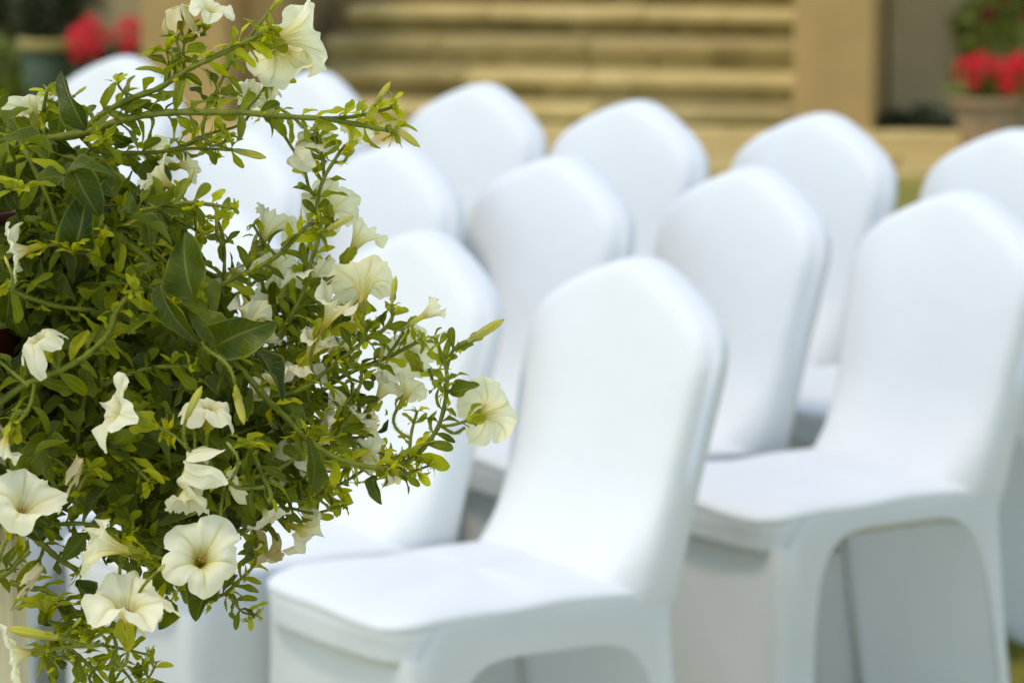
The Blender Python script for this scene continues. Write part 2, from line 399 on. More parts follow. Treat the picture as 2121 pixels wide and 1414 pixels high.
def flower_pot(label, loc, r0, r1, h, mat, rim_mat):
    r = tag(empty('flower_pot', loc), label, 'flower pot')
    link('bowl', lathe('bowl', [(0, 0), (r0, 0), (r0*1.02, .01), (r1, h*.86), (r1-.012, h*.86), (r0*.9, .03), (0, .03)]), mat, r)
    link('rim', lathe('rim', [(r1-.014, h*.84), (r1+.012, h*.85), (r1+.014, h), (r1-.014, h), (r1-.014, h*.84)]), rim_mat, r)
    link('soil', lathe('soil', [(r1-.016, h*.9), (r1*.5, h*.93), (.001, h*.94)]), M_soil, r)
    return r
def bush(name, label, cat, loc, clouds, blooms, mat, leaf=.04, group=None):
    r = tag(empty(name, loc), label, cat, group)
    V = []; F = []
    for c, rad, n in clouds: leaf_cloud(V, F, c, rad, n, leaf)
    # stalks that carry the leaf clumps
    SV = []; SF = []
    for c, rad, n in clouds:
        tube([Vector((c[0]*.2, c[1]*.2, 0)), Vector((c[0]*.7, c[1]*.7, c[2]*.5)), Vector(c)], .006, .003, 5, SV, SF)
    for c, rr, mt in blooms:
        tube([Vector((c[0]*.4, c[1]*.4, 0)), Vector((c[0]*.8, c[1]*.8, c[2]*.6)), Vector(c)], .004, .003, 5, SV, SF)
    link('stalks', mesh('stalks', SV, SF), M_bgleaf, r)
    f = link('foliage', mesh('foliage', V, F), mat, r, False); f['kind'] = 'stuff'
    for c, rr, mt in blooms:
        b_ = link('bloom', bloom_mesh(rr), mt, r, False); b_.location = c
    return r
# right pot with red geraniums, taller flowering shrub behind it
pR = on_height(2048, 318, ZB+.02); pR.z = ZB+.036
flower_pot('weathered terracotta flower pot with red geraniums at the right wall', pR, .105, .15, .22, M_terra, M_terra)
bush('geranium', 'low red geranium in the terracotta pot on the right', 'plant', pR+Vector((0, 0, .205)),
     [((-.07, 0, .07), (.13, .10, .09), 240), ((.09, .0, .06), (.13, .10, .08), 240)],
     [((-.10, -.06, .12), .058, M_red), ((-.045, -.08, .145), .054, M_red), ((.03, -.08, .125), .05, M_red), ((.10, -.09, .10), .066, M_red), ((.17, -.05, .11), .05, M_red), ((.11, -.03, .155), .04, M_red), ((-.07, -.09, .07), .03, M_red), ((.06, -.1, .06), .038, M_red)], M_bgleaf, .035)
pS = on_height(2085, 268, ZB)
bush('flowering_shrub', 'tall leafy shrub with crimson flowers behind the terracotta pot', 'shrub', pS,
     [((-.12, 0, .45), (.13, .12, .12), 260), ((.02, 0, .62), (.14, .12, .2), 420), ((.15, 0, .55), (.2, .14, .4), 700), ((-.14, 0, .30), (.07, .08, .10), 120), ((.0, 0, .9), (.12, .1, .2), 260)],
     [((-.03, -.14, .60), .045, M_crimson), ((-.10, -.12, .50), .035, M_crimson), ((.03, -.16, .68), .058, M_red), ((.09, -.12, .66), .03, M_crimson), ((-.16, -.06, .70), .028, M_purple), ((-.155, -.06, .64), .03, M_purple), ((.0, -.11, .82), .035, M_crimson), ((.07, -.15, .50), .035, M_crimson), ((.13, -.15, .74), .04, M_red), ((-.08, -.12, .80), .03, M_crimson)], M_bgleaf, .045)
pD = on_height(1885, 285, ZB)
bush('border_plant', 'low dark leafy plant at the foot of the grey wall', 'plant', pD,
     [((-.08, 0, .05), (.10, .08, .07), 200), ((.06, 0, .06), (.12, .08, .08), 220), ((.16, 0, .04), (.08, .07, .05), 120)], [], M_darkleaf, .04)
# left: dark green planter, red geranium, hedge
pL = on_height(104, 222, ZB); pL.z = ZB
flower_pot('dark green planter with tan rim left of the red geraniums', pL, .10, .128, .31, M_greenpot, M_potrim)
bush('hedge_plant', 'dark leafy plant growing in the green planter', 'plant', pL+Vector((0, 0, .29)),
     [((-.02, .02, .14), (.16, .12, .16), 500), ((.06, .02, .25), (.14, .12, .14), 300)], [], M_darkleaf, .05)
pG = on_height(218, 262, ZB); pG.z = ZB
flower_pot('low dark flower pot holding red geraniums by the left pier', pG, .09, .12, .235, M_greenpot, M_greenpot)
bush('geranium', 'bright red geranium in a dark pot left of the tan pier', 'plant', pG+Vector((0, 0, .22)),
     [((-.04, 0, .06), (.11, .1, .06), 160), ((.07, 0, .08), (.09, .1, .07), 140)],
     [((-.09, -.05, .15), .072, M_red), ((-.05, -.03, .21), .050, M_red), ((-.04, -.06, .11), .046, M_red), ((.115, -.04, .19), .066, M_red), ((.11, -.05, .125), .043, M_red), ((.015, -.02, .165), .034, M_red), ((-.11, -.05, .08), .03, M_red)], M_darkleaf, .04)
pH = on_height(8, 212, ZB)
bush('garden_bush', 'yellow green bush at the far left edge', 'bush', pH+Vector((-.02, .1, 0)),
     [((0, 0, .13), (.13, .12, .15), 420), ((-.2, .1, .2), (.2, .2, .2), 400), ((.06, -.05, .05), (.09, .08, .06), 150)], [], M_bgleaf, .05)
pT = on_height(70, 150, ZB)
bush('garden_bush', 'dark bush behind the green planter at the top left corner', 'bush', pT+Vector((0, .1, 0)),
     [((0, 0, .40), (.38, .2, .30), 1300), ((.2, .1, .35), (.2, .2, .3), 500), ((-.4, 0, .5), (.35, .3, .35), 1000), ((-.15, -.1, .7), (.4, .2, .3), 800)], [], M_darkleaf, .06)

# ------------------------------------------------------------------ covered chairs
def back_mesh():
    right = [(.184, .440), (.193, .48), (.197, .56), (.201, .66), (.206, .74), (.209, .80), (.206, .825), (.196, .850), (.175, .872), (.143, .892), (.106, .910), (.068, .925), (.031, .937), (.0, .941)]
    right = [(x*(1.03+.06*min(1, max(0, (z-.40)/.3))), z) for x, z in right]
    R = catmull([Vector((x, 0, z)) for x, z in right], 4)
    out = R + [Vector((-p.x, 0, p.z)) for p in reversed(R[:-1])]
    nb = 14
    out += [Vector((-.191+.382*k/nb, 0, .440)) for k in range(1, nb)]
    n = len(out); c = Vector((0, 0, .68))
    T = .033
    def spine(z): 
        u = (z-.42)/.52; return .172+.085*u+.030*u*u
    def place(p, r, side):
        q = Vector((p.x*r, 0, c.z+(p.z-c.z)*(r if r > .5 else r)))
        f = 1-max(0, (r-.86)/.14)**4 if r > .86 else 1
        th = T*max(f, 0)**.5
        th += .006*(1-r*r)
        y = spine(q.z)
        if side < 0:
            th2 = th
            k = max(0, min(1, (.645-q.z)/.17)); push = .085*k*k*(1 if q.z > .47 else 1)
            e = min(1, max(0, (r-.80)/.20)); push *= 1-.72*e*e*(3-2*e)
            return (q.x, y-th2-push, q.z)
        return (q.x, y+th, q.z)
    rs = [1.0, .995, .985, .97, .95, .92, .88, .82, .72, .6, .45, .3, .15]
    V = []; F = []
    for side in (-1, 1):
        base = len(V)
        for r in rs:
            for p in out: V.append(place(p, r, side))
        cc = len(V); V.append(place(c, 0, side))
        for i in range(len(rs)-1):
            for j in range(n):
                k = (j+1) % n; q = (base+i*n+j, base+i*n+k, base+(i+1)*n+k, base+(i+1)*n+j)
                F.append(q if side < 0 else q[::-1])
        for j in range(n):
            k = (j+1) % n; tq = (base+(len(rs)-1)*n+j, base+(len(rs)-1)*n+k, cc)
            F.append(tq if side < 0 else tq[::-1])
    off = len(rs)*n+1
    for j in range(n):
        k = (j+1) % n; F.append((k, j, off+j, off+k))
    return mesh('backrest', V, F)
def sq(a, p): return math.copysign(abs(a)**p, a)
def rounded_rect(hx, y0, y1, r, per=26, cs=9):
    out = []
    def seg(p, q, n): out.extend([(p[0]+(q[0]-p[0])*i/n, p[1]+(q[1]-p[1])*i/n) for i in range(1, n)])
    def cor(cx, cy, a0): out.extend([(cx+r*math.cos(a0+PI/2*i/(cs-1)), cy+r*math.sin(a0+PI/2*i/(cs-1))) for i in range(cs)])
    cor(hx-r, y0+r, -PI/2); seg((hx, y0+r), (hx, y1-r), per)
    cor(hx-r, y1-r, 0); seg((hx-r, y1), (-hx+r, y1), per)
    cor(-hx+r, y1-r, PI/2); seg((-hx, y1-r), (-hx, y0+r), per)
    cor(-hx+r, y0+r, PI); seg((-hx+r, y0), (hx-r, y0), per)
    return out
def seat_mesh():
    P = rounded_rect(.197, -.258, .205, .05); N = len(P); cy = -.02
    rings = [(.60, .398), (.955, .398), (.978, .402), (.988, .410), (.990, .436), (.997, .449), (.990, .4535), (1.004, .459), (1.002, .466), (.978, .471), (.92, .477), (.78, .483), (.5, .486), (.25, .487)]
    V = []
    for s, z in rings:
        for x, y in P:
            x2 = x*s; y2 = cy+(y-cy)*s
            fr = min(1, max(0, -(y2-cy)/.238)); ang = math.atan2(y2-cy, x2)
            y2 -= .014*(1-min(1, (x/.2)**2))*fr
            zz = z-(0.007*fr**4 if z > .44 else 0)+(.002*math.sin(ang*3+1)+.0015*math.sin(ang*7) if z > .445 else 0)
            lift = .026*min(1, max(0, (abs(x2)-.15)/.035))*min(1, max(0, (y2+.21)/.05)) if z < .42 else 0
            V.append((x2, y2, zz+.028+lift))
    F = grid_faces(len(rings), N, True)
    V.append((0, cy, .426)); F += [((k+1) % N, k, len(V)-1) for k in range(N)]
    V.append((0, cy, .515)); o = (len(rings)-1)*N; F += [(o+k, o+(k+1) % N, len(V)-1) for k in range(N)]
    return mesh('seat_cover', V, F)
def skirt_mesh(hem=.10, top=.442):
    cols = []   # (perimeter base position at top, at floor, bottom height)
    def arch(u, a, b_, top, pw):
        if u <= a or u >= b_: return 0
        t = 2*(u-a)/(b_-a)-1; return top*(1-abs(t)**pw)**(1/pw)
    xt, xb, yf, yfb, yr, yrb = .2005, .207, -.242, -.253, .203, .256
    us = [.03*i for i in range(4)]+[.12]+[.125+.843*(.5-.5*math.cos(PI*i/44)) for i in range(45)]+[.972, .98, .99, 1.0]
    rc = .018
    # right side front->rear, back right->left, left side rear->front, front left->right
    def corner(cx, cy, bx_, by_, a0, n=5, h=.439, h2=.439):
        for i in range(n):
            a = a0+(PI/2)*i/(n-1); cols.append(((cx+rc*math.cos(a), cy+rc*math.sin(a)), (bx_+rc*math.cos(a), by_+rc*math.sin(a)), 0, h+(h2-h)*i/(n-1)))
    corner(xt-rc, yf+rc, xb-rc, yfb+rc, -PI/2)
    for u in us[1:-1]:
        cols.append(((xt-.004*math.sin(PI*u), yf+rc+(yr-yf-2*rc)*u), (xb-.012*math.sin(PI*u), yfb+rc+(yrb-yfb-2*rc)*u), arch(u, .125, .968, top, 5.5), .484-.045*max(0, 1-u/.10)**1.5))
    corner(xt-rc, yr-rc, xb-rc, yrb-rc, 0, h=.484, h2=.462)
    for i in range(1, 16): cols.append(((xt-rc-(2*xt-2*rc)*i/16, yr), (xb-rc-(2*xb-2*rc)*i/16, yrb), 0))
    corner(-xt+rc, yr-rc, -xb+rc, yrb-rc, PI/2)
    for u in us[1:-1]:
        cols.append(((-xt, yr-rc-(yr-yf-2*rc)*u), (-xb, yrb-rc-(yrb-yfb-2*rc)*u), arch(u, .085, .915, hem, 3)))
    corner(-xt+rc, yf+rc, -xb+rc, yfb+rc, PI)
    for i in range(1, 24):
        u = i/24; cols.append(((-xt+rc+(2*xt-2*rc)*u, yf), (-xb+rc+(2*xb-2*rc)*u, yfb+.016*math.sin(PI*u)), .012*math.sin(PI*u)))
    H = .462; rows = 16; V = []
    for r in range(rows):
        f = r/(rows-1)
        for col in cols:
            (tx, ty), (fx, fy), zb = col[:3]; Hc = col[3] if len(col) > 3 else H
            z = Hc+(zb-Hc)*f; g = max(0, 1-z/H); g2 = g*g*.55+g*.45
            x = tx+(fx-tx)*g2; y = ty+(fy-ty)*g2
            # cloth sucked in a little between the seat edge and the feet
            V.append((x, y, z))
    me = mesh('skirt', V, grid_faces(rows, len(cols), True)); return me
def leg_mesh(a, b_, r):
    V = []; F = []; tube([Vector(a), Vector(b_)], r, r*.95, 8, V, F); return mesh('leg', V, F)
LEGS = [leg_mesh((sx*.186, -.212, .44), (sx*.192, -.226, .0), .008) for sx in (-1, 1)]+[leg_mesh((sx*.188, .170, .46), (sx*.194, .238, .0), .007) for sx in (-1, 1)]
def seam_mesh():
    "the folded seam inside the cover's far side"
    V = []; F = []
    tube([Vector((-.199, -.19, .325)), Vector((-.1985, 0, .322)), Vector((-.199, .185, .325))], .0045, .0045, 6, V, F)
    return mesh('inner_seam', V, F)
TH = math.radians(57.5)
me_back, me_seat, me_skirt, me_seam = back_mesh(), seat_mesh(), skirt_mesh(), seam_mesh()
proto = None
def chair(px, py, label, group='white covered chairs set out in rows', dth=0.0, peak=.94):
    global proto
    p = on_height(px+(py+809)*.021, py, peak); th = TH+math.radians(dth)
    fc = Vector((-math.sin(th), -math.cos(th), 0)); loc = p+fc*.287; loc.z = 0
    if proto is None:
        r = empty('covered_chair', loc, -th)
        link('backrest', me_back, M_cloth, r); link('seat_cover', me_seat, M_cloth, r)
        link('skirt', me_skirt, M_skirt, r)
        [link('leg', lm, M_metal, r) for lm in LEGS]; link('inner_seam', me_seam, M_skirt, r)
        proto = r
    else:
        r = proto.copy(); C.objects.link(r); r.location = loc; r.rotation_euler = (0, 0, -th)
        for ch in list(proto.children):
            c = ch.copy(); C.objects.link(c); c.parent = r
    tag(r, label, 'chair', group)
    return r
def dress(root, hem, top):
    "a cover that sits a little higher or lower on its legs than the others"
    for ch in root.children:
        if ch.name.startswith('skirt'):
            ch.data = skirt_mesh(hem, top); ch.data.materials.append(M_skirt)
            ch.data.polygons.foreach_set('use_smooth', [True]*len(ch.data.polygons))
cA = chair(1310, 533, 'nearest white covered chair, whole backrest and seat in clear view')
c5 = chair(865, 478, 'white covered chair just left of the nearest one, half behind the petunias', dth=1)
chair(440, 415, 'white covered chair in the front row mostly hidden behind dense petunia leaves', dth=-1)
chair(40, 372, 'front row white covered chair hidden behind the far left petunia foliage')
cB = chair(1982, 396, 'large white covered chair cut by the right edge, side arch fully visible', dth=-1)
chair(1550, 345, 'white covered chair directly behind and right of the nearest one, middle row', dth=1)
chair(1148, 323, 'white covered chair behind the nearest one to its left, middle row', dth=-1)
chair(808, 298, 'middle row white covered chair whose top shows beside the drooping yellow bud')
chair(500, 268, 'middle row white covered chair seen through the gap under the horizontal stem', dth=1)
chair(175, 246, 'middle row white covered chair hidden behind the left petunia stems')
c9 = chair(2095, 268, 'back row white covered chair below the terracotta pot, cut by the right edge', dth=1)
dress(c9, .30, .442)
chair(1690, 235, 'back row white covered chair in front of the right tan pier', dth=-2)
chair(1308, 209, 'back row white covered chair in front of the middle of the steps', dth=-3)
chair(987, 174, 'back row white covered chair in front of the left half of the steps', dth=-2)
chair(640, 147, 'back row white covered chair rising behind the white flowers at the top')
chair(246, 117, 'back row white covered chair below the red geraniums at upper left', dth=-6)

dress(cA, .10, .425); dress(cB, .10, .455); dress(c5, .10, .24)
# ------------------------------------------------------------------ the post, the pot and the petunia
Z0 = 3.8
PX = Z0/FPX                                   # metres per photograph pixel at the plant
def P(px, py, dz=0.0): return at(px, py, Z0+dz)
gp = at(-85, 1414, Z0+.09)
post = tag(empty('wooden_post', (gp.x, gp.y, ground_z(gp.y)+.012)), 'cream painted wooden post carrying the petunia pot at the left edge', 'post')
top_z = at(-85, 795, Z0+.09).z
link('shaft', box_mesh('shaft', -.054, .054, -.054, .054, 0, top_z-.032, .004), M_post, post, False)
link('top_plate', box_mesh('top_plate', -.044, .044, -.044, .044, top_z-.0315, top_z-.013, .004), M_post, post, False)
pot = tag(empty('flower_pot', (gp.x, gp.y, top_z)), 'dark maroon flower pot half hidden by petunia leaves at left', 'flower pot')
link('bowl', lathe('bowl', [(0, 0), (.050, 0), (.053, .004), (.070, .14), (.064, .14), (.05, .01), (0, .01)], 56), M_maroon, pot)
link('rim', lathe('rim', [(.065, .138), (.076, .139), (.078, .158), (.066, .158), (.065, .138)], 56), M_maroon, pot)
link('soil', lathe('soil', [(.064, .142), (.04, .146), (.001, .148)], 40), M_soil, pot)
petunia = tag(empty('petunia', (gp.x, gp.y, top_z+.14)), 'trailing white petunia in flower spilling right from the maroon pot', 'flowering plant')
PO = Vector((gp.x, gp.y, top_z+.14))
crown = PO + Vector((0, 0, .012))

VIEW = -FWD
def basis(d, n):
    y = d.normalized(); z = n - y*n.dot(y)
    if z.length < 1e-4: z = y.orthogonal()
    z.normalize(); x = y.cross(z)
    return Matrix((x, y, z)).transposed()
def M4(p, R, s): 
    m = (R @ Matrix.Diagonal((s, s, s))).to_4x4(); m.translation = p; return m

# leaf shapes, length 1 along +y
def leaf_mesh(name, wmax, kind, curl, fold, wave, twist, seed, nu=6, nv=10):
    q = random.Random(seed); V = []; U = []; ph = q.uniform(0, 6)
    for i in range(nv+1):
        t = 1-(1-i/nv)**1.5
        if kind == 'ovate': wd = wmax*(math.sin(PI*min(1, max(0, (t-.08)/.92))**.68)**.52)*(1-.15*t**3)+.025*(1-t)
        else: wd = wmax*(.20+.80*math.sin(PI*min(1, max(0, (t-.05)/.60))*.5)**1.5)*(1 if t < .62 else math.sqrt(max(0, 1-((t-.62)/.38)**2.4)))
        a = curl*(t**1.5); yy = math.sin(a)/curl if abs(curl) > .02 else t
        yy = t*(1-.10*abs(curl)*t); zz = -curl*.42*t*t
        for j in range(nu+1):
            u = j/nu*2-1
            x = u*wd; z = zz+abs(u)**1.5*wd*fold+wave*wd*math.sin(ph+t*9+(3 if u < 0 else 0))*abs(u)**2*(t*(1-t)*3)
            tw = twist*t
            V.append((x*math.cos(tw)-(z-zz)*math.sin(tw), yy, zz+x*math.sin(tw)+(z-zz)*math.cos(tw))); U.append((j/nu, t))
    F = []
    for i in range(nv):
        for j in range(nu): F.append((i*(nu+1)+j, i*(nu+1)+j+1, (i+1)*(nu+1)+j+1, (i+1)*(nu+1)+j))
    return V, F, U
BIG = [leaf_mesh('leaf', rnd.uniform(.24, .33), 'ovate', rnd.uniform(-.2, 1.3), rnd.uniform(.1, .8), rnd.uniform(.3, 1.0), rnd.uniform(-.8, .8), 100+i, 8, 12) for i in range(14)]
BIG += [leaf_mesh('leaf', .17, 'ovate', c_, .95, .8, tw_, 180+i, 8, 12) for i, (c_, tw_) in enumerate(((.9, .6), (.4, -.7), (1.3, .5)))]
SML = [leaf_mesh('leaf', rnd.uniform(.15, .22), 'spat', rnd.uniform(.5, 2.4), rnd.uniform(.1, .8), rnd.uniform(.4, 1.1), rnd.uniform(-.9, .9), 200+i, 4, 9) for i in range(14)]
LEAVES = []        # (shape set, index, matrix, size in px, young, show)
def add_leaf(p, d, n, size, big, young=False, show=1.0, shape=None):
    S = BIG if big else SML
    k = rnd.randrange(len(S)) if shape is None else shape
    LEAVES.append((big, k, M4(p, basis(d, n), size*PX), size, young, show))
def rv(s=1): return Vector((rnd.gauss(0, s), rnd.gauss(0, s), rnd.gauss(0, s)))
UPZ = Vector((0, 0, 1))

STEM_PTS = []
def stem(pts, dz0, dz1, r0, r1, leaf_gap=26, leaf_size=(26, 46), start=.08, young=False, jitter=1.0, group='stem', tip=True, tipn=10):
    n = len(pts); W = [P(x, y, dz0+(dz1-dz0)*i/(n-1)) for i, (x, y) in enumerate(pts)]
    W = catmull(W, 6)
    V, F = tube(W, r0*PX, r1*PX, 8, bump=.11)
    me = mesh('stem', [v-PO for v in V], F); link('stem', me, M_stem, petunia)
    L = 0; nxt = 0; side = rnd.choice((-1, 1)); tot = sum((W[i+1]-W[i]).length for i in range(len(W)-1))
    for i in range(len(W)-1):
        STEM_PTS.append((W[i], (W[i+1]-W[i]).normalized()))
        seg = (W[i+1]-W[i]).length; L += seg
        if leaf_gap and L/tot > start and L > nxt:
            nxt = L+leaf_gap*PX*rnd.uniform(.6, 1.35)
            t = (W[i+1]-W[i]).normalized()
            if rnd.random() < .38:
                sd_ = (t*.6+t.cross(VIEW).normalized()*rnd.choice((-1, 1))+VIEW*rnd.uniform(-.2, .5)).normalized()
                cluster(W[i]+sd_*6*PX, sd_, 4, leaf_size[0]*.72)
            for _ in range(rnd.choice((1, 2, 2, 2))):
                side = -side
                b_ = t.cross(VIEW).normalized()*side
                d = (t*rnd.uniform(.2, .9)+b_*rnd.uniform(.5, 1.0)+VIEW*rnd.uniform(-.5, .6)+UPZ*.25).normalized()
                nn = (UPZ*.7+VIEW*.5-t*.3+rv(.45))
                add_leaf(W[i], d, nn, 1.55*rnd.uniform(*leaf_size)*(1.15-.35*L/tot), False, young or L/tot > .75 or rnd.random() < .12)
    if tip: cluster(W[-1], (W[-1]-W[-3]).normalized(), tipn, leaf_size[0]*.75)
    HAIRS.append((W, r0*PX, r1*PX))
    return W
HAIRS = []
def cluster(p, d, n, size):
    for k in range(n):
        a = k*2.4; q = d.orthogonal().normalized(); q = Matrix.Rotation(a, 3, d) @ q
        dd = (d*rnd.uniform(.35, 1.3)+q*rnd.uniform(.4, .9)).normalized()
        add_leaf(p-d*rnd.uniform(0, 8)*PX, dd, (d*.9+q*-.4+rv(.2)), 1.25*size*rnd.uniform(.75, 1.5), False, True)

# main stems, traced along their run
stem([(40, 300), (105, 285), (170, 276), (199, 246), (263, 208), (331, 182), (382, 148), (433, 123), (479, 102), (513, 85), (552, 66)], .0, -.05, 8, 4.5, 24, (30, 52), .25)
stem([(60, 292), (170, 277), (238, 254), (297, 239), (361, 233), (424, 233), (509, 234), (594, 242), (679, 247), (755, 261), (812, 272)], -.01, -.07, 9, 4.5, 25, (28, 50), .2, tipn=10)
stem([(672, 246), (720, 243), (764, 236), (815, 222)], -.06, -.05, 4.5, 3.5, 14, (26, 40), .3, True, tipn=12)
stem([(168, 282), (204, 314), (271, 317), (339, 314), (382, 301), (424, 281), (460, 270)], -.01, .02, 6, 3, 20, (26, 46), .2, tipn=9)
stem([(339, 314), (390, 308), (440, 309), (484, 311)], .0, -.01, 3.5, 3, 22, (24, 40), .3, tip=False)
stem([(426, 238), (420, 275), (437, 301), (462, 296), (470, 280)], -.04, -.04, 4, 2.5, 40, (24, 40), .6)
stem([(424, 232), (445, 195), (470, 145), (482, 125)], -.03, .0, 4, 2.5, 24, (26, 44), .2)
stem([(505, 233), (535, 200), (563, 165), (575, 190)], -.03, .0, 3.4, 2.5, 30, (24, 40), .3, tip=False)
stem([(360, 160), (372, 110), (365, 85), (372, 70)], -.02, -.03, 3.5, 2.5, 60, (24, 36), .3, tip=False)
stem([(383, 148), (380, 100), (395, 60), (412, 40)], -.02, -.02, 3.5, 2.5, 22, (24, 36), .3, tip=False)
stem([(285, 202), (255, 190), (243, 172)], -.02, -.03, 3, 2.2, 0, tip=True, tipn=9)
stem([(335, 180), (352, 150), (345, 105)], .0, .01, 3.5, 2.2, 22, (30, 50), .3)
S4 = [(150, 400), (198, 461), (247, 492), (300, 531), (329, 581), (375, 623), (407, 666), (438, 715), (495, 761), (552, 825), (593, 865), (639, 911), (694, 947), (745, 963), (791, 968), (841, 957)]
stem(S4, -.05, -.03, 10, 5, 30, (30, 54), .12, tip=False)
stem([(791, 968), (827, 962), (860, 945), (887, 915), (910, 878), (924, 819), (924, 764), (901, 699)], -.03, -.02, 6, 4, 26, (26, 44), .1, tipn=6)
stem([(775, 967), (827, 982), (889, 964)], -.03, -.03, 4, 2.5, 18, (24, 40), .2)
stem([(924, 768), (935, 732), (951, 713), (968, 706)], -.02, -.02, 4, 3.5, 34, (22, 34), .3, tip=False)
stem([(912, 880), (940, 897), (962, 886)], -.03, -.01, 3.6, 3.2, 0, tip=False)
stem([(920, 810), (898, 790), (889, 764)], -.02, .0, 3.6, 3, 24, (22, 34), .3, tip=False)
stem([(395, 622), (450, 596), (490, 573), (529, 557), (575, 529), (605, 500), (634, 470), (655, 462)], .0, -.03, 6, 4, 28, (28, 50), .25, tipn=12)
stem([(572, 530), (547, 502), (524, 465)], -.01, -.01, 3.8, 3, 30, (26, 40), .3, tipn=7)
stem([(460, 610), (465, 545), (462, 490), (450, 455)], .0, .0, 4, 3, 24, (26, 42), .2, tipn=10)
stem([(560, 720), (579, 690), (611, 640), (634, 589), (644, 543), (657, 506), (664, 469)], .01, -.03, 5, 4, 32, (26, 44), .2, tip=False)
stem([(630, 590), (632, 545), (640, 510), (650, 490)], .0, -.01, 4, 3, 0, tip=False)
stem([(664, 470), (656, 430), (668, 376), (696, 327), (716, 300)], -.03, -.02, 4.5, 3.5, 34, (24, 38), .15, tip=False)
stem([(658, 415), (640, 388), (632, 350), (634, 338)], -.02, -.02, 3.6, 3, 40, (22, 32), .4, tip=False)
stem([(672, 370), (668, 330), (662, 290), (655, 270)], -.02, -.02, 4, 3, 18, (26, 40), .2, tipn=9)
stem([(-30, 860), (35, 807), (88, 782), (141, 758), (191, 726), (226, 687), (238, 650), (262, 618), (278, 606)], -.08, -.11, 8, 5, 34, (32, 54), .25, tipn=9)
stem([(118, 770), (123, 735), (112, 700), (103, 690)], -.09, -.1, 4, 3.5, 0, tip=False)
stem([(60, 800), (30, 775), (-10, 740)], -.09, -.08, 4.5, 4, 34, (30, 46), .2, tip=False)
stem([(72, 795), (62, 840), (40, 872), (0, 905)], -.09, -.1, 4.5, 4, 26, (30, 46), .2, tip=False)
stem([(20, 600), (71, 620), (120, 634), (198, 643)], -.10, -.06, 4.5, 5, 26, (26, 44), .02, tip=False)
cluster(P(24, 590, -.1), RGT*-.8+UPV*.5, 9, 28)
stem([(560, 822), (600, 814), (630, 803), (676, 768), (722, 731), (752, 704), (763, 662)], -.01, -.03, 5, 4, 30, (26, 44), .1, tip=False)
stem([(742, 705), (781, 693), (809, 665), (815, 637)], -.02, -.03, 4.5, 4, 22, (24, 40), .1, tipn=8)
stem([(600, 855), (680, 800), (722, 773), (800, 741), (850, 716), (872, 703)], .02, .0, 5, 4, 28, (26, 44), .1, tipn=10)
stem([(800, 745), (825, 705), (835, 690)], .0, -.01, 3.5, 3, 24, (22, 34), .3, tip=False)
stem([(640, 930), (685, 925), (708, 883), (717, 837), (745, 800), (749, 764)], -.02, .0, 5, 3.5, 26, (26, 44), .1, tipn=11)
stem([(846, 950), (848, 935), (853, 892), (864, 852)], -.02, -.02, 3.5, 3, 50, (22, 34), .3, tipn=7)
stem([(700, 940), (730, 890), (755, 855), (768, 842)], .02, .02, 4, 3, 24, (24, 38), .2, tip=False)
stem([(515, 915), (540, 975), (560, 1020), (556, 1040)], -.09, -.10, 4.5, 5, 30, (26, 44), .2, tip=False)
cluster(P(515, 925, -.1), UPV, 14, 34)
stem([(548, 1008), (500, 1011), (470, 998), (452, 991)], -.1, -.11, 4, 3.6, 60, (22, 34), .3, tip=False)
stem([(470, 1106), (523, 1089), (560, 1060), (600, 1052), (650, 1062), (712, 1046)], .01, .04, 4, 2.6, 24, (26, 44), .1)
stem([(420, 1240), (462, 1231), (487, 1209), (525, 1172), (530, 1150)], -.02, -.02, 4, 3, 22, (26, 42), .1, tipn=10)
stem([(474, 1219), (484, 1245), (505, 1268), (532, 1272)], -.02, -.02, 3, 2, 14, (20, 34), .1)
stem([(40, 1080), (70, 1112), (95, 1133), (120, 1155), (160, 1180)], -.05, -.04, 8, 6, 40, (30, 46), .2)
stem([(-30, 1205), (10, 1190), (40, 1160), (62, 1140)], -.07, -.06, 6, 5, 30, (30, 46), .2, tip=False)
stem([(20, 1205), (60, 1218), (91, 1220), (125, 1243), (153, 1264), (172, 1290)], -.05, -.06, 6, 5, 24, (30, 52), .1)
stem([(100, 1286), (125, 1291), (153, 1289), (180, 1300)], -.06, -.06, 3.6, 3.6, 20, (28, 46), .0)
stem([(110, 1318), (140, 1340), (164, 1358), (198, 1384), (240, 1372)], -.08, -.08, 5, 4, 22, (26, 44), .1, tip=False)
stem([(228, 1376), (241, 1345), (236, 1318)], -.08, -.08, 4, 4, 0, tip=False)
stem([(205, 1334), (254, 1343), (302, 1354)], -.06, -.06, 3.6, 2.6, 40, (24, 36), .2, tipn=9)
stem([(240, 1374), (262, 1395), (280, 1420)], -.06, -.05, 3.5, 2.6, 14, (26, 46), .1)
stem([(196, 1384), (185, 1405), (200, 1425)], -.08, -.08, 3.6, 3, 20, (26, 40), .1, tip=False)
stem([(290, 1420), (310, 1400), (325, 1370)], -.05, -.05, 3, 2, 16, (26, 40), .1, tip=False)
stem([(80, 1350), (120, 1360), (165, 1362)], -.09, -.08, 4, 4, 18, (28, 44), .0, tip=False)
stem([(165, 1000), (160, 920), (170, 850), (180, 800)], -.02, -.03, 5, 4, 28, (30, 50), .1)
stem([(455, 1120), (458, 1050), (470, 990)], -.05, -.06, 4, 3.5, 40, (24, 40), .1)
stem([(155, 1060), (160, 1020), (185, 970)], -.06, -.08, 6, 4, 24, (30, 46), .2)
stem([(20, 250), (60, 330), (95, 400), (120, 470)], -.06, -.08, 6, 4, 34, (34, 54), .1)
cluster(P(40, 400, -.10), UPV, 8, 46); cluster(P(150, 520, -.11), UPV, 12, 34); cluster(P(335, 900, -.11), RGT, 12, 30)
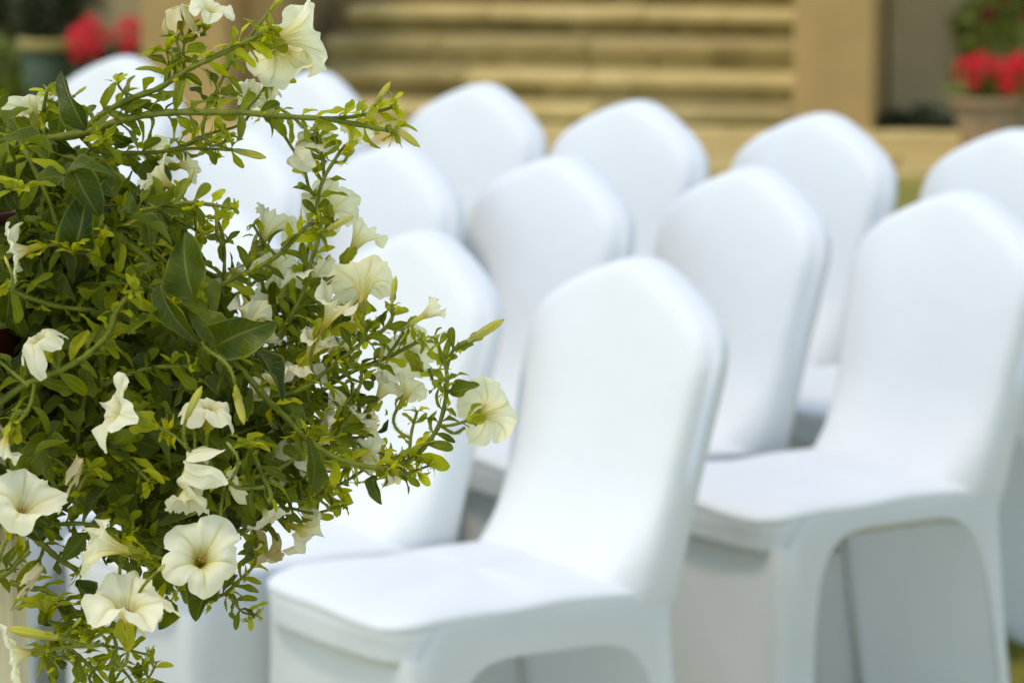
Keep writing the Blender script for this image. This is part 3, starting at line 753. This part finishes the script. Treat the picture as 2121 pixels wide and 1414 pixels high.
cluster(P(190, 1320, -.09), UPV, 14, 38); cluster(P(290, 1165, -.10), RGT*.6+UPV, 14, 36); cluster(P(95, 1265, -.08), UPV, 8, 48)
# slim shoots filling the right half behind the traced ones
for k in range(34):
    x0 = rnd.uniform(420, 640); y0 = rnd.uniform(620, 1050)
    a = rnd.uniform(-.5, 1.0) if y0 < 900 else rnd.uniform(-.55, .5); ln = rnd.uniform(90, 240)
    lim = 905-abs(y0-a*ln*.6-780)*.55
    ex = min(x0+ln*math.cos(a), lim); ey = y0-ln*math.sin(a)*.9
    if ex < x0+40: continue
    mx, my = (x0+ex)/2+rnd.uniform(-15, 15), (y0+ey)/2+rnd.uniform(0, 22)
    d0 = rnd.uniform(.0, .14)
    stem([(x0, y0), (mx, my), (ex, ey)], d0, d0+rnd.uniform(-.02, .04), 4.2, 2.6, 22, (26, 48), .05, tipn=8)
for k in range(26):
    x0 = rnd.uniform(40, 330); y0 = rnd.uniform(330, 1120); a = rnd.uniform(-.8, 1.6); ln = rnd.uniform(90, 200); d0 = rnd.uniform(-.09, .0)
    stem([(x0, y0), (x0+ln*.5*math.cos(a), y0-ln*.5*math.sin(a)-10), (x0+ln*math.cos(a), y0-ln*math.sin(a)+10)], d0+.03, d0, 5, 3.5, 30, (30, 54), .05, tipn=7)

# large leaves seen one by one: base, tip (photograph), width does the shape, depth
HAND = [((108, 318), (8, 236), -.12), ((112, 335), (60, 290), -.05), ((178, 270), (108, 150), -.07), ((118, 285), (130, 205), .03), ((140, 282), (190, 215), .04),
 ((140, 358), (224, 322), -.12), ((152, 352), (190, 440), -.12), ((75, 372), (148, 350), -.10), ((150, 525), (188, 425), -.11), ((160, 415), (196, 500), -.09),
 ((268, 452), (368, 470), -.10), ((305, 415), (378, 408), -.08), ((402, 618), (352, 492), -.11), ((332, 588), (356, 716), -.11), ((330, 668), (258, 648), -.10),
 ((450, 716), (528, 664), -.10), ((398, 640), (478, 705), -.06), ((535, 728), (592, 802), -.09), ((638, 1020), (686, 948), -.06), ((232, 1000), (276, 1066), -.04),
 ((58, 940), (138, 918), -.09), ((206, 920), (266, 955), -.06), ((216, 702), (290, 850), -.04), ((232, 640), (206, 702), -.08), ((182, 622), (226, 552), -.08),
 ((150, 455), (192, 545), -.05), ((932, 815), (990, 796), -.03), ((772, 984), (776, 1034), -.03), ((300, 700), (390, 740), -.03), ((410, 560), (330, 560), -.02),
 ((60, 540), (140, 600), -.02), ((0, 470), (90, 430), -.03), ((240, 420), (180, 330), .0), ((330, 330), (300, 420), .0), ((260, 560), (310, 640), .0),
 ((380, 500), (300, 480), .02), ((110, 900), (40, 985), -.07), ((330, 930), (250, 900), -.03), ((420, 1010), (350, 1070), -.04), ((300, 1120), (390, 1090), -.05),
 ((350, 1240), (330, 1300), -.03), ((440, 1200), (400, 1265), -.02), ((160, 1200), (190, 1270), -.06), ((520, 1120), (500, 1170), -.03), ((85, 330), (10, 420), -.04),
 ((470, 820), (420, 900), -.04), ((400, 880), (470, 930), -.04), ((560, 905), (500, 950), -.04), ((480, 660), (430, 590), .0), ((300, 780), (240, 790), -.05),
 ((120, 560), (60, 640), -.05), ((180, 560), (120, 700), -.03), ((20, 900), (60, 830), -.05), ((130, 1010), (60, 1000), -.04), ((230, 1085), (300, 1040), -.03)]
for (b_, t_, dz) in HAND:
    p = P(*b_, dz+.01); q = P(*t_, dz+rnd.uniform(-.03, .02)); d = q-p
    size = d.length/PX*1.05
    nn = VIEW*.8+UPZ*.55+rv(.45)
    add_leaf(p, d, nn, size, True, False, 3.0, 14+rnd.randrange(3) if b_ in ((178, 270), (332, 588), (535, 728), (330, 668)) else None)
# foliage mass: ragged outline of the dense part of the plant
HEART = [(-60, 190), (0, 195), (60, 262), (150, 300), (260, 350), (330, 400), (395, 440), (410, 520), (440, 600), (480, 690), (560, 770), (620, 850), (650, 930), (640, 1000), (590, 1050), (540, 1090), (470, 1150), (400, 1210), (330, 1220), (250, 1180), (200, 1150), (120, 1130), (60, 1110), (-60, 1130)]
def inside(x, y, poly):
    r = False; n = len(poly)
    for i in range(n):
        (x1, y1), (x2, y2) = poly[i], poly[(i+1) % n]
        if (y1 > y) != (y2 > y) and x < (x2-x1)*(y-y1)/(y2-y1)+x1: r = not r
    return r
def fill(n, poly, box, d0, d1, s0, s1, show, bigp):
    k = 0
    while k < n:
        x, y = rnd.uniform(*box[:2]), rnd.uniform(*box[2:])
        if not inside(x, y, poly): continue
        k += 1
        p = P(x, y, rnd.uniform(d0, d1)); a = rnd.uniform(0, 2*PI)
        out = (RGT*(x-150)/300+UPV*(640-y)/400)
        d = RGT*math.cos(a)+UPV*math.sin(a)+out*.5+VIEW*rnd.uniform(-.3, .6)-UPZ*.15
        nn = UPZ*.65+VIEW*rnd.uniform(.0, .8)+rv(.55)
        big = rnd.random() < bigp; s = rnd.uniform(s0, s1)*(1 if big else .75)
        add_leaf(p-d.normalized()*s*.4*PX, d, nn, s, big, False, show)
fill(190, HEART, (-60, 660, 190, 1230), -.075, -.02, 44, 92, 1.0, .7)
fill(330, HEART, (-60, 660, 190, 1230), -.02, .07, 50, 105, .25, .9)
CORE = [(-60, 230), (60, 300), (240, 380), (340, 440), (390, 540), (400, 640), (440, 760), (520, 860), (560, 960), (480, 1060), (380, 1110), (220, 1060), (110, 1010), (-60, 1050)]
fill(560, CORE, (-60, 560, 230, 1110), .07, .24, 80, 150, .02, 1)
fill(90, HEART, (-60, 660, 190, 1230), .05, .12, 60, 105, .02, 1)
OUT = [(-640, 250), (-60, 150), (-60, 1200), (-400, 1250), (-700, 900)]
fill(420, OUT, (-700, -60, 150, 1250), -.10, .26, 60, 120, .01, 1)
LOW = [(0, 1130), (60, 1150), (130, 1210), (200, 1290), (330, 1300), (300, 1400), (60, 1414), (60, 1240)]
fill(34, [(-60, 360), (60, 380), (125, 440), (130, 560), (110, 640), (40, 600), (-60, 600)], (-60, 130, 360, 640), -.09, -.03, 50, 85, 1.5, .9)
fill(26, LOW, (0, 330, 1130, 1414), -.08, .02, 34, 58, 1.0, .5)
RIGHT = [(440, 560), (560, 560), (660, 620), (800, 720), (860, 800), (800, 900), (700, 970), (600, 1030), (520, 1000), (470, 800)]
fill(90, RIGHT, (440, 870, 550, 1040), .0, .14, 34, 62, .8, .4)

# flowers ---------------------------------------------------------------
def flower_mesh(seed, flare=1.0, openness=1.0, ruffle=1.0, tube_len=.6):
    q = random.Random(seed); nph, nr = 80, 26; V = []; U = []
    L = tube_len; ls = [q.uniform(.84, 1.10) for _ in range(5)]; lt = [q.uniform(-.22, .10) for _ in range(5)]; lr = [q.uniform(.3, 1.9) for _ in range(5)]
    p1, p2 = q.uniform(0, 6), q.uniform(0, 6); so = Vector((seed*7.3, flare*3.1, openness*5.7))
    for i in range(nr+1):
        t = i/nr
        for j in range(nph):
            f = j/nph; ph = 2*PI*f; lob = f*5; k = int(lob+.5) % 5; x = (lob+.5) % 1-.5      # x = 0 on a petal's midrib
            bl = abs(math.cos(PI*x)); sm = bl**.5
            Rm = .5*(.76+.24*bl**.42)*(1+(ls[k]-1)*sm)+.010*math.exp(-(x/.06)**2)
            pl = 1+.07*math.cos(5*ph)
            if t < .28:
                s = t/.28; r = (.034+.026*s)*(1+(pl-1)*s); z = L*.42*s
            elif t < .55:
                s = (t-.28)/.27; r = (.060+.085*s**1.35)*pl; z = L*(.42+.33*s)
            else:
                s = min(1, (t-.55)/.45); r = .145*pl*(1-s)+s*Rm*openness; r = .145*pl+(Rm*openness-.145*pl)*(s**.95)
                z = L*(.75+.25*math.sin(s*PI/2))+(1-openness)*.30*s
                z -= flare*.17*s**2.2*(lr[k]*sm+(1-sm)*.8)
                z += ruffle*s**1.6*lt[k]*sm
                z += ruffle*s*s*(.016*math.sin(11*ph+p2)+.012*math.sin(19*ph+p1)*s)
                z += -.022*math.exp(-(x/.05)**2)*math.sin(PI*min(1, s*1.05))+.05*ruffle*s**3*math.exp(-((abs(x)-.5)/.10)**2)
            p = Vector((r*math.cos(ph), r*math.sin(ph), z))
            w_ = max(0, (t-.4)/.6)**1.3*ruffle
            p += Vector(noise.noise_vector(p*2.6+so))*.10*w_ + Vector(noise.noise_vector(p*7+so))*.025*w_
            if t < .55: p += Vector((.03*math.sin(t*4+p1)*(1-t), .03*math.sin(t*3+p2)*(1-t), 0))*(t/.55)
            V.append(p); U.append((f*5, t))
    # seam column so the texture closes
    V2 = []; U2 = []
    for i in range(nr+1):
        row = V[i*nph:(i+1)*nph]; V2 += row+[row[0]]; U2 += U[i*nph:(i+1)*nph]+[(5.0, i/nr)]
    return V2, grid_faces(nr+1, nph+1), U2
FM = {}
def fmesh(kind, seed):
    key = (kind, seed)
    if key not in FM:
        prm = {'flat': (.9, 1.0, .8, .55), 'open': (.55, 1.0, 1.15, .64), 'funnel': (.1, .84, 1.1, .72), 'young': (.0, .60, .9, .85), 'reflex': (2.0, .98, 1.4, .62), 'limp': (2.6, .85, 2.2, .65)}[kind]
        FM[key] = (mesh('corolla', *flower_mesh(seed, *prm)), prm[3])
    return FM[key]
def calyx_mesh(n, ln, wd, spread, curl, seed):
    q = random.Random(seed); V = []; F = []; U = []
    for k in range(n):
        a = 2*PI*k/n+q.uniform(-.2, .2); v, f, u = SML[q.randrange(len(SML))]; b = len(V)
        d = Vector((math.cos(a)*spread, math.sin(a)*spread, 1)).normalized(); R = basis(d, Vector((-math.cos(a), -math.sin(a), .4))*(1)); s = ln*q.uniform(.8, 1.2)
        for p in v: V.append(R @ Vector((p[0]*s*wd, p[1]*s, p[2]*s*curl))+Vector((math.cos(a)*.03, math.sin(a)*.03, -.02)))
        F += [tuple(i+b for i in g) for g in f]; U += u
    # receptacle
    b = len(V); m_ = 10
    for r, z in ((.020, -.06), (.045, -.03), (.05, .0), (.045, .05)):
        for j in range(m_): V.append((r*math.cos(2*PI*j/m_), r*math.sin(2*PI*j/m_), z)); U.append((.3, .5))
    F += [tuple(i+b for i in g) for g in grid_faces(4, m_, True)]
    return mesh('calyx', V, F, U)
CAL = [calyx_mesh(5, .34, 1.0, .75, -.9, i) for i in range(4)]
def bud_mesh(seed):
    q = random.Random(seed); V = []; U = []; n, m_ = 16, 30; tw = q.uniform(.5, 1.2); bend = q.uniform(-.12, .12)
    for i in range(n+1):
        t = i/n; r = .055+.06*math.sin(PI*min(t*1.05, 1))**.8*(.6+.6*t)
        if t > .86: r *= max(.25, 1-((t-.86)/.14)**2*.75)
        for j in range(m_+1):
            a = 2*PI*(j % m_)/m_; rr = r*(1+.20*math.cos(5*a+tw*t*5)*(.3+t*.7))
            V.append((rr*math.cos(a)+bend*t*t, rr*math.sin(a), t+.03*math.cos(5*a+tw*5)*(1 if i == n else 0))); U.append((5*j/m_, .30+.45*t))
    F = grid_faces(n+1, m_+1); V.append((bend, 0, .98)); U.append((0, .75)); o = n*(m_+1)
    F += [(o+j, o+j+1, len(V)-1) for j in range(m_)]
    return mesh('bud', V, F, U)
BUDM = [bud_mesh(i) for i in range(5)]
BCAL = [calyx_mesh(5, .42, .8, .38, -.5, 40+i) for i in range(3)]
anther_me = None
def stalk_to(parent, base, back, parent_m, r=3.2, far=None):
    best = None
    for p, t in STEM_PTS:
        dd = (p-base); l = dd.length/PX
        if l < 18: l = 60+(18-l)*4
        cost = l*(1.5-dd.normalized().dot(back))
        if best is None or cost < best[0]: best = (cost, p, t)
    e = best[1]; L = (e-base).length
    if L > 130*PX: e = base+(e-base)*(130*PX/L); L = 130*PX
    c1 = base+back*L*.55; c2 = e+(base-e)*.25-UPZ*L*.12
    pts = [base*(1-t)**3+3*c1*t*(1-t)**2+3*c2*t*t*(1-t)+e*t**3 for t in [i/10 for i in range(11)]]
    V, F = tube(pts, r*PX, r*.9*PX, 7, bump=.04)
    inv = parent_m.inverted()
    o = link('stalk', mesh('stalk', [inv @ v for v in V], F), M_stem, parent)
    HAIRS.append((pts, r*PX, r*PX))
nfl = 0
def flower(px, py, deg, nz, D, dz, kind='open', roll=None, mat=None, label=None, stalk=True):
    global nfl, anther_me
    nfl += 1; a = math.radians(deg); h = math.sqrt(max(0, 1-nz*nz))
    ax = (RGT*math.cos(a)*h+UPV*math.sin(a)*h+VIEW*nz).normalized()
    me, L = fmesh(kind, nfl % 7 if kind in ('open', 'flat') else nfl % 5)
    base = P(px, py, dz)-ax*(L*.92*D*PX)
    R = basis(UPV if abs(ax.dot(UPV)) < .9 else RGT, ax)     # z column = axis
    z = ax; y = UPV-z*UPV.dot(z) if abs(z.dot(UPV)) < .95 else RGT-z*RGT.dot(z)
    y.normalize(); x = y.cross(z); R = Matrix((x, y, z)).transposed()
    R = R @ Matrix.Rotation(rnd.uniform(0, 6.28) if roll is None else roll, 3, 'Z')
    M = M4(base-PO, R, D*PX)
    if mat and mat is not M_petal:
        me = me.copy(); me.materials.clear(); me.materials.append(mat)
    o = link('flower', me, M_petal, petunia); o.matrix_local = M
    if label: o['label'] = label
    c = link('calyx', CAL[nfl % 4], M_young, o); c.matrix_local = Matrix.Rotation(rnd.uniform(0, 6), 4, 'Z')
    if stalk: stalk_to(o, P(px, py, dz)-ax*(L*.98*D*PX), -ax, Matrix.Translation(PO) @ M, 3.4)
    if nz > .2:
        if anther_me is None:
            V = []; F = []
            for k in range(5):
                b_ = Vector((.028*math.cos(k*1.26), .028*math.sin(k*1.26), .40)); tube([Vector((b_.x*.3, b_.y*.3, .08)), b_*.6+Vector((0, 0, .06)), b_], .006, .005, 5, V, F)
                tube([b_-Vector((0, 0, .012)), b_+Vector((0, 0, .012))], .013, .013, 6, V, F)
            anther_me = mesh('stamens', V, F)
        link('stamens', anther_me, M_anther, o)
    return o
nbd = 0
def bud(b_, t_, dz, stalk=True, wide=1.0):
    global nbd
    nbd += 1
    p = P(*b_, dz); q = P(*t_, dz+rnd.uniform(-.008, .008)); ax = q-p; L = ax.length; z = ax.normalized(); y = z.orthogonal().normalized(); x = y.cross(z)
    R = Matrix((x, y, z)).transposed(); M = M4(p-PO, R @ Matrix.Diagonal((wide, wide, 1)), L)
    o = link('bud', BUDM[nbd % 5], M_bud, petunia); o.matrix_local = M
    c = link('calyx', BCAL[nbd % 3], M_young, o)
    if stalk: stalk_to(o, p, -z, Matrix.Translation(PO) @ M, 3.2)

# px, py of the face's middle, direction in the view (deg), towards the viewer, diameter px, depth
flower(1022, 850, 20, -.72, 150, -.01, 'flat', .3)
flower(757, 572, 85, -.45, 158, -.02, 'open', .6)
flower(697, 625, 62, .15, 135, -.03, 'funnel')
flower(757, 478, 55, .05, 130, -.01, 'funnel')
flower(692, 420, 75, -.75, 120, .02, 'open')
flower(567, 455, 62, -.15, 135, .0, 'funnel')
flower(575, 548, 40, -.7, 120, .06, 'open')
flower(603, 303, 158, .05, 112, -.01, 'reflex')
flower(738, 275, 70, -.45, 88, .0, 'funnel')
flower(590, 132, -70, -.72, 168, -.01, 'open')
flower(642, 66, 14, -.15, 205, -.03, 'open')
flower(508, 165, 100, .0, 84, .02, 'limp')
flower(535, 200, 150, -.4, 92, .05, 'open')
flower(440, 12, 70, .55, 100, -.03, 'open')
flower(366, 10, 100, .1, 88, -.02, 'limp', mat=M_old, label='withered yellowing flower')
flower(60, 212, 120, -.45, 118, .0, 'open')
flower(312, 330, 200, -.4, 105, .05, 'open')
flower(395, 340, 10, -.3, 90, .05, 'open')
flower(22, 522, 190, .1, 118, -.10, 'open')
flower(72, 692, 120, .35, 112, -.11, 'reflex')
flower(226, 845, 158, .25, 168, -.13, 'open')
flower(438, 832, 80, .40, 116, -.11, 'reflex')
flower(372, 965, 165, .10, 120, -.12, 'reflex')
flower(388, 1040, 262, .25, 112, -.11, 'funnel')
flower(58, 1032, 60, .55, 178, -.13, 'open')
flower(198, 1122, 165, .22, 158, -.12, 'funnel')
flower(420, 1150, 70, .93, 178, -.13, 'flat', 1.0)
flower(264, 1234, 88, .46, 196, -.14, 'open', .2)
flower(286, 1305, 290, -.35, 116, -.07, 'open')
flower(18, 1360, 190, .12, 128, -.13, 'open')
flower(640, 1106, -30, -.5, 112, .03, 'open')
flower(552, 1165, -70, -.4, 92, .03, 'limp', mat=M_old)
flower(900, 640, 30, .15, 84, -.02, 'young')
flower(842, 728, 130, -.80, 150, .05, 'flat')
flower(803, 798, 52, .05, 98, .01, 'funnel')
flower(700, 822, 110, -.3, 100, .06, 'open')
flower(630, 748, 95, .15, 105, .0, 'reflex')
flower(712, 715, 40, -.5, 105, .07, 'open')
flower(600, 832, 70, -.2, 96, .07, 'open')
flower(765, 942, 20, -.6, 84, .06, 'open')
flower(650, 965, 120, -.5, 90, .07, 'open')
flower(815, 1005, -85, -.1, 52, .0, 'limp')
flower(560, 610, 110, -.6, 90, .08, 'open')
flower(610, 480, 60, -.6, 84, .09, 'open')
flower(545, 900, 160, -.2, 92, .04, 'open')
flower(585, 985, 60, .2, 80, .02, 'open')
flower(690, 860, 30, -.2, 84, .05, 'funnel')
for (x, y, dg, nz, D, dz, kd) in [(520, 640, 70, -.1, 112, .03, 'funnel'), (640, 560, 110, -.3, 118, .04, 'open'), (480, 560, 120, .2, 96, .05, 'open'), (660, 700, 60, .2, 112, .02, 'funnel'),
    (560, 770, 110, .1, 104, .03, 'open'), (745, 850, 40, .1, 100, .04, 'funnel'), (665, 900, 160, .2, 100, .03, 'open'), (780, 880, 10, -.2, 92, .05, 'open'), (610, 905, 95, .3, 96, .02, 'reflex'),
    (735, 640, 20, -.4, 108, .06, 'open'), (520, 830, 140, .2, 90, .03, 'open'), (555, 690, 30, .1, 90, .04, 'funnel'), (850, 800, 60, -.4, 90, .05, 'open'), (320, 360, 140, .1, 96, .0, 'funnel'), (470, 1010, 200, .2, 84, -.03, 'reflex'),
    (545, 205, 120, .1, 100, .02, 'funnel'), (655, 395, 120, -.2, 96, .03, 'open'), (560, 1080, -60, .1, 84, .0, 'open')]:
    flower(x, y, dg, nz, D*1.08, dz-.035, kd)
flower(4, 940, 255, .1, 96, -.12, 'funnel')
for b_, t_, dz in [((778, 216), (806, 168), -.06), ((812, 262), (870, 300), -.08), ((484, 311), (550, 326), -.03), ((968, 707), (1044, 666), -.02), ((812, 628), (818, 572), -.04),
                   ((386, 866), (414, 798), -.13), ((488, 800), (500, 878), -.13), ((118, 1320), (18, 1300), -.13), ((448, 466), (452, 420), -.02), ((652, 282), (658, 236), -.02),
                   ((678, 476), (732, 446), -.04), ((155, 198), (178, 178), -.01), ((386, 388), (402, 348), -.05), ((322, 1186), (342, 1168), -.13), ((520, 520), (532, 482), .02),
                   ((560, 108), (594, 116), -.04), ((838, 678), (880, 650), -.03), ((150, 1300), (168, 1278), -.10), ((785, 750), (798, 712), .0), ((486, 935), (470, 915), -.12),
                   ((20, 556), (8, 532), -.12), ((560, 22), (596, -22), -.02), ((752, 900), (786, 878), .02)]:
    bud(b_, t_, dz, wide=.95)
for b_, t_, dz in [((60, 1200), (92, 1165), -.12), ((150, 985), (172, 940), -.10)]:
    p = P(*b_, dz); q = P(*t_, dz); z = (q-p).normalized(); y = z.orthogonal().normalized(); R = Matrix((y.cross(z), y, z)).transposed()
    me = fmesh('limp', 3)[0].copy(); me.materials.clear(); me.materials.append(M_old)
    o = link('withered_flower', me, None, petunia); o.matrix_local = M4(p-PO, R @ Matrix.Diagonal((.5, .5, 1)), (q-p).length*1.5)
    link('calyx', CAL[1], M_young, o)

# ---- leaves: the 295 that show largest are parts, the rest one mass of foliage
order = sorted(range(len(LEAVES)), key=lambda i: -LEAVES[i][3]*LEAVES[i][5])
solo = set(order[:292])
cache = {}
MASS = {'foliage': ([], [], [], M_leaf), 'spray_foliage': ([], [], [], M_mid), 'young_foliage': ([], [], [], M_young)}
for i, (big, k, m_, size, young, show) in enumerate(LEAVES):
    v, f, u = (BIG if big else SML)[k]
    if i in solo:
        key = (big, k, young)
        if key not in cache:
            cache[key] = mesh('leaf', v, f, u); cache[key].materials.append(M_young if young else M_leaf if big else M_mid)
        o = link('leaf', cache[key], None, petunia); mm = m_.copy(); mm.translation -= PO; o.matrix_local = mm
    else:
        A, B, D_, _m = MASS['young_foliage' if young else 'foliage' if big else 'spray_foliage']
        b_ = len(A); A += [m_ @ Vector(p)-PO for p in v]; B += [tuple(q+b_ for q in g) for g in f]; D_ += u
for nm, (A, B, D_, mt) in MASS.items():
    o = link(nm, mesh(nm, A, B, D_), mt, petunia); o['kind'] = 'stuff'
# fine hairs along the stems
V = []; F = []
for W, r0, r1 in HAIRS:
    for i in range(len(W)-1):
        t = (W[i+1]-W[i]); ln = t.length; t = t.normalized(); a = t.orthogonal().normalized()
        for _ in range(max(1, int(ln/PX*1.7))):
            f = rnd.random(); r = r0+(r1-r0)*(i+f)/len(W)
            d = Matrix.Rotation(rnd.uniform(0, 6.28), 3, t) @ a; p = W[i]+t*(ln*f)+d*r*.9; L = rnd.uniform(3.5, 8.5)*PX
            s = t.cross(d)*.42*PX; k = len(V); V += [p-s-PO, p+s-PO, p+(d+rv(.2)).normalized()*L-PO]; F.append((k, k+1, k+2))
o = link('stem_hairs', mesh('stem_hairs', V, F), M_hair, petunia, False); o['kind'] = 'stuff'
print('leaves', len(LEAVES), 'flowers', nfl, 'buds', nbd)
